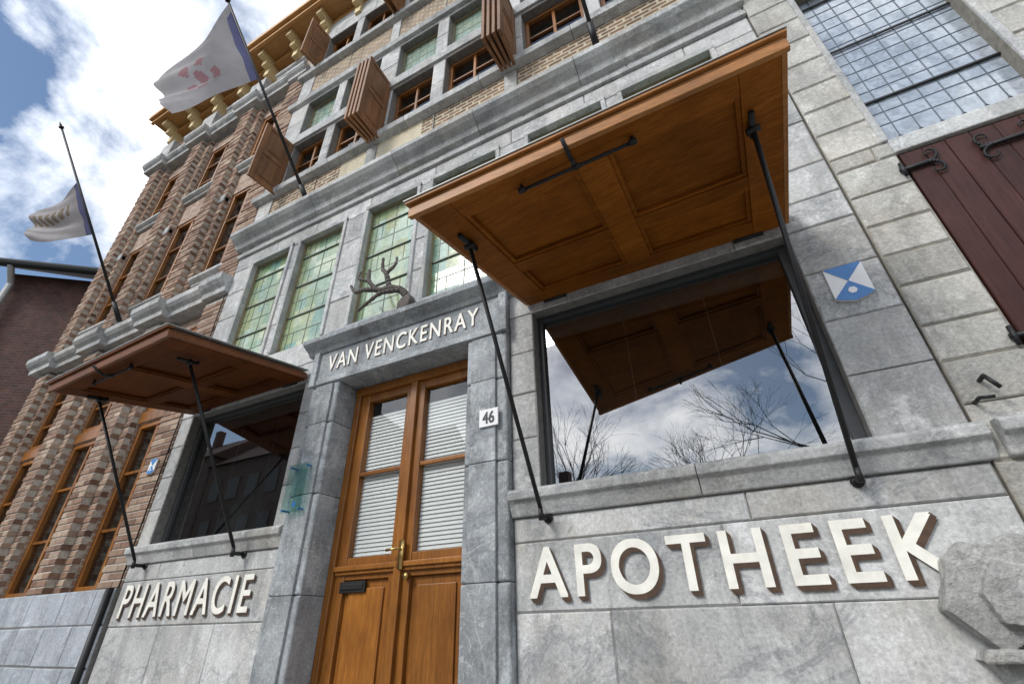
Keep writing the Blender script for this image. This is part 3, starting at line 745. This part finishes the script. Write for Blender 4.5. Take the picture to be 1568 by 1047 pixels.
def row_house(x0,x1,y,h,rh):
    E=empty("row_house"); m=M(); m.box(x0,x1,y-8,y,0,h); m.make("walls",E,m_obrick,raw=True)
    m=M(); xm=(x0+x1)/2
    m.add([(x0-.2,y+.3,h-.1),(x1+.2,y+.3,h-.1),(x1+.2,y-4,h+rh),(x0-.2,y-4,h+rh),(x1+.2,y-8.3,h-.1),(x0-.2,y-8.3,h-.1)],[(0,1,2,3),(3,2,4,5),(0,3,5),(1,4,2)])
    m.box(xm+1,xm+1.6,y-3.6,y-3,h+rh*.6,h+rh+1.0)
    m.make("roof",E,m_tile,raw=True)
    m=M(); g=M(); x=x0+.8
    while x+1.1<x1:
        z=1.0
        while z+1.8<h: m.box(x-.08,x+1.18,y-.02,y+.05,z-.08,z+1.58); g.box(x,x+1.1,y+.051,y+.055,z,z+1.5); z+=2.9
        x+=2.1
    m.make("window_frames",E,m_obrick,raw=True); g.make("window_panes",E,m_frame,raw=True)
row_house(-52,-38,-19,13.5,3); row_house(-37.9,-27,-19,12.5,3.2); row_house(-26.9,-18,-19,10.5,3.0); row_house(-14,-8.5,-20,5.4,2.6)
row_house(3,12,-24,4.6,2.0); row_house(12.1,24,-24,5.5,2.4)
def tree(loc,h,seed):
    rnd=random.Random(seed); m=M()
    def grow(p,d,L,r,dep):
        q=p+d*L; m.tube(p,q,r,r*.68,6 if dep<3 else 3,cap=False)
        if dep>=7 or r<.005: return
        nb=2 if rnd.random()<.45 else 3
        for k in range(nb):
            ax=Vector((rnd.uniform(-1,1),rnd.uniform(-1,1),rnd.uniform(-.3,.3))).normalized()
            nd=(Matrix.Rotation(rnd.uniform(.25,.75),3,ax)@d); nd=(nd+Vector((0,0,.12))).normalized()
            grow(q,nd,L*rnd.uniform(.68,.88),r*rnd.uniform(.5,.66),dep+1)
    grow(Vector(loc),Vector((rnd.uniform(-.05,.05),0,1)).normalized(),h*.25,h*.018,0)
    m.make("bare_tree",None,m_bark,raw=True)
tree((-7.0,-15.5,0),9.5,3); tree((-.8,-19,0),9,11); tree((4.8,-14,0),11,5); tree((-14,-14,0),9,8)

# ================================================================== LIGHT / SKY / CAMERA
elev,az=math.radians(38),math.radians(-24)
sd=Vector((math.sin(az)*math.cos(elev),-math.cos(az)*math.cos(elev),math.sin(elev)))
L=bpy.data.lights.new("sun",'SUN'); L.energy=2.1; L.angle=math.radians(16); L.color=(1,.97,.92)
lo=bpy.data.objects.new("sun",L); COL.objects.link(lo); lo.rotation_euler=sd.to_track_quat('Z','Y').to_euler()
wld=bpy.data.worlds.new("World"); scn.world=wld; wld.use_nodes=True; nt=wld.node_tree; nt.nodes.clear()
out=N(nt,'ShaderNodeOutputWorld'); bg=N(nt,'ShaderNodeBackground'); bg.inputs[1].default_value=.14
sky=N(nt,'ShaderNodeTexSky',sky_type='NISHITA'); sky.sun_disc=False; sky.sun_elevation=elev
sky.sun_rotation=math.atan2(sd.x,sd.y); sky.air_density=1.1; sky.dust_density=.5; sky.ozone_density=2
tc=N(nt,'ShaderNodeTexCoord'); sp=N(nt,'ShaderNodeSeparateXYZ'); nt.links.new(tc.outputs['Generated'],sp.inputs[0])
zc=N(nt,'ShaderNodeMath',operation='MAXIMUM'); nt.links.new(sp.outputs[2],zc.inputs[0]); zc.inputs[1].default_value=0
za=N(nt,'ShaderNodeMath',operation='ADD'); nt.links.new(zc.outputs[0],za.inputs[0]); za.inputs[1].default_value=.35
cb=N(nt,'ShaderNodeCombineXYZ')
for i in(0,1):
    dv=N(nt,'ShaderNodeMath',operation='DIVIDE'); nt.links.new(sp.outputs[i],dv.inputs[0]); nt.links.new(za.outputs[0],dv.inputs[1]); nt.links.new(dv.outputs[0],cb.inputs[i])
mp=N(nt,'ShaderNodeMapping'); mp.inputs['Location'].default_value=(3.1,1.7,0); nt.links.new(cb.outputs[0],mp.inputs[0])
n1=noise_(nt,mp.outputs[0],2.4,9,.58,.25)
cov=ramp(nt,n1,[(.42,0),(.57,1)])
n2=noise_(nt,mp.outputs[0],4,8,.62)
cc=ramp(nt,n2,[(.35,(.64,.68,.74)),(.6,(.97,.98,1.0))])
dt=N(nt,'ShaderNodeVectorMath',operation='DOT_PRODUCT'); nt.links.new(tc.outputs['Generated'],dt.inputs[0]); dt.inputs[1].default_value=tuple(sd)
mr=N(nt,'ShaderNodeMapRange'); nt.links.new(dt.outputs['Value'],mr.inputs[0]); mr.inputs[1].default_value=.1; mr.inputs[2].default_value=.95; mr.inputs[3].default_value=7.4; mr.inputs[4].default_value=22
cs_=N(nt,'ShaderNodeVectorMath',operation='SCALE'); nt.links.new(cc,cs_.inputs[0]); nt.links.new(mr.outputs[0],cs_.inputs['Scale'])
nt.links.new(mix(nt,cov,sky.outputs[0],cs_.outputs[0]),bg.inputs[0]); nt.links.new(bg.outputs[0],out.inputs[0])

cam=bpy.data.cameras.new("camera"); co=bpy.data.objects.new("camera",cam); COL.objects.link(co)
cam.sensor_width=36; cam.lens=722/1568*36; cam.clip_end=2000; cam.clip_start=.05
rt=Vector((.8870,.4614,-.0201)); up=Vector((.2532,-.4494,.8567)); fw_=Vector((-.3862,.7650,.5154)).normalized()
rt=(rt-fw_*rt.dot(fw_)).normalized(); up=rt.cross(fw_)
R=Matrix((rt,up,-fw_)).transposed().to_4x4(); co.matrix_world=Matrix.Translation((0,-S,H0))@R
scn.camera=co
scn.view_settings.view_transform='Standard'; scn.view_settings.look='None'; scn.view_settings.exposure=0
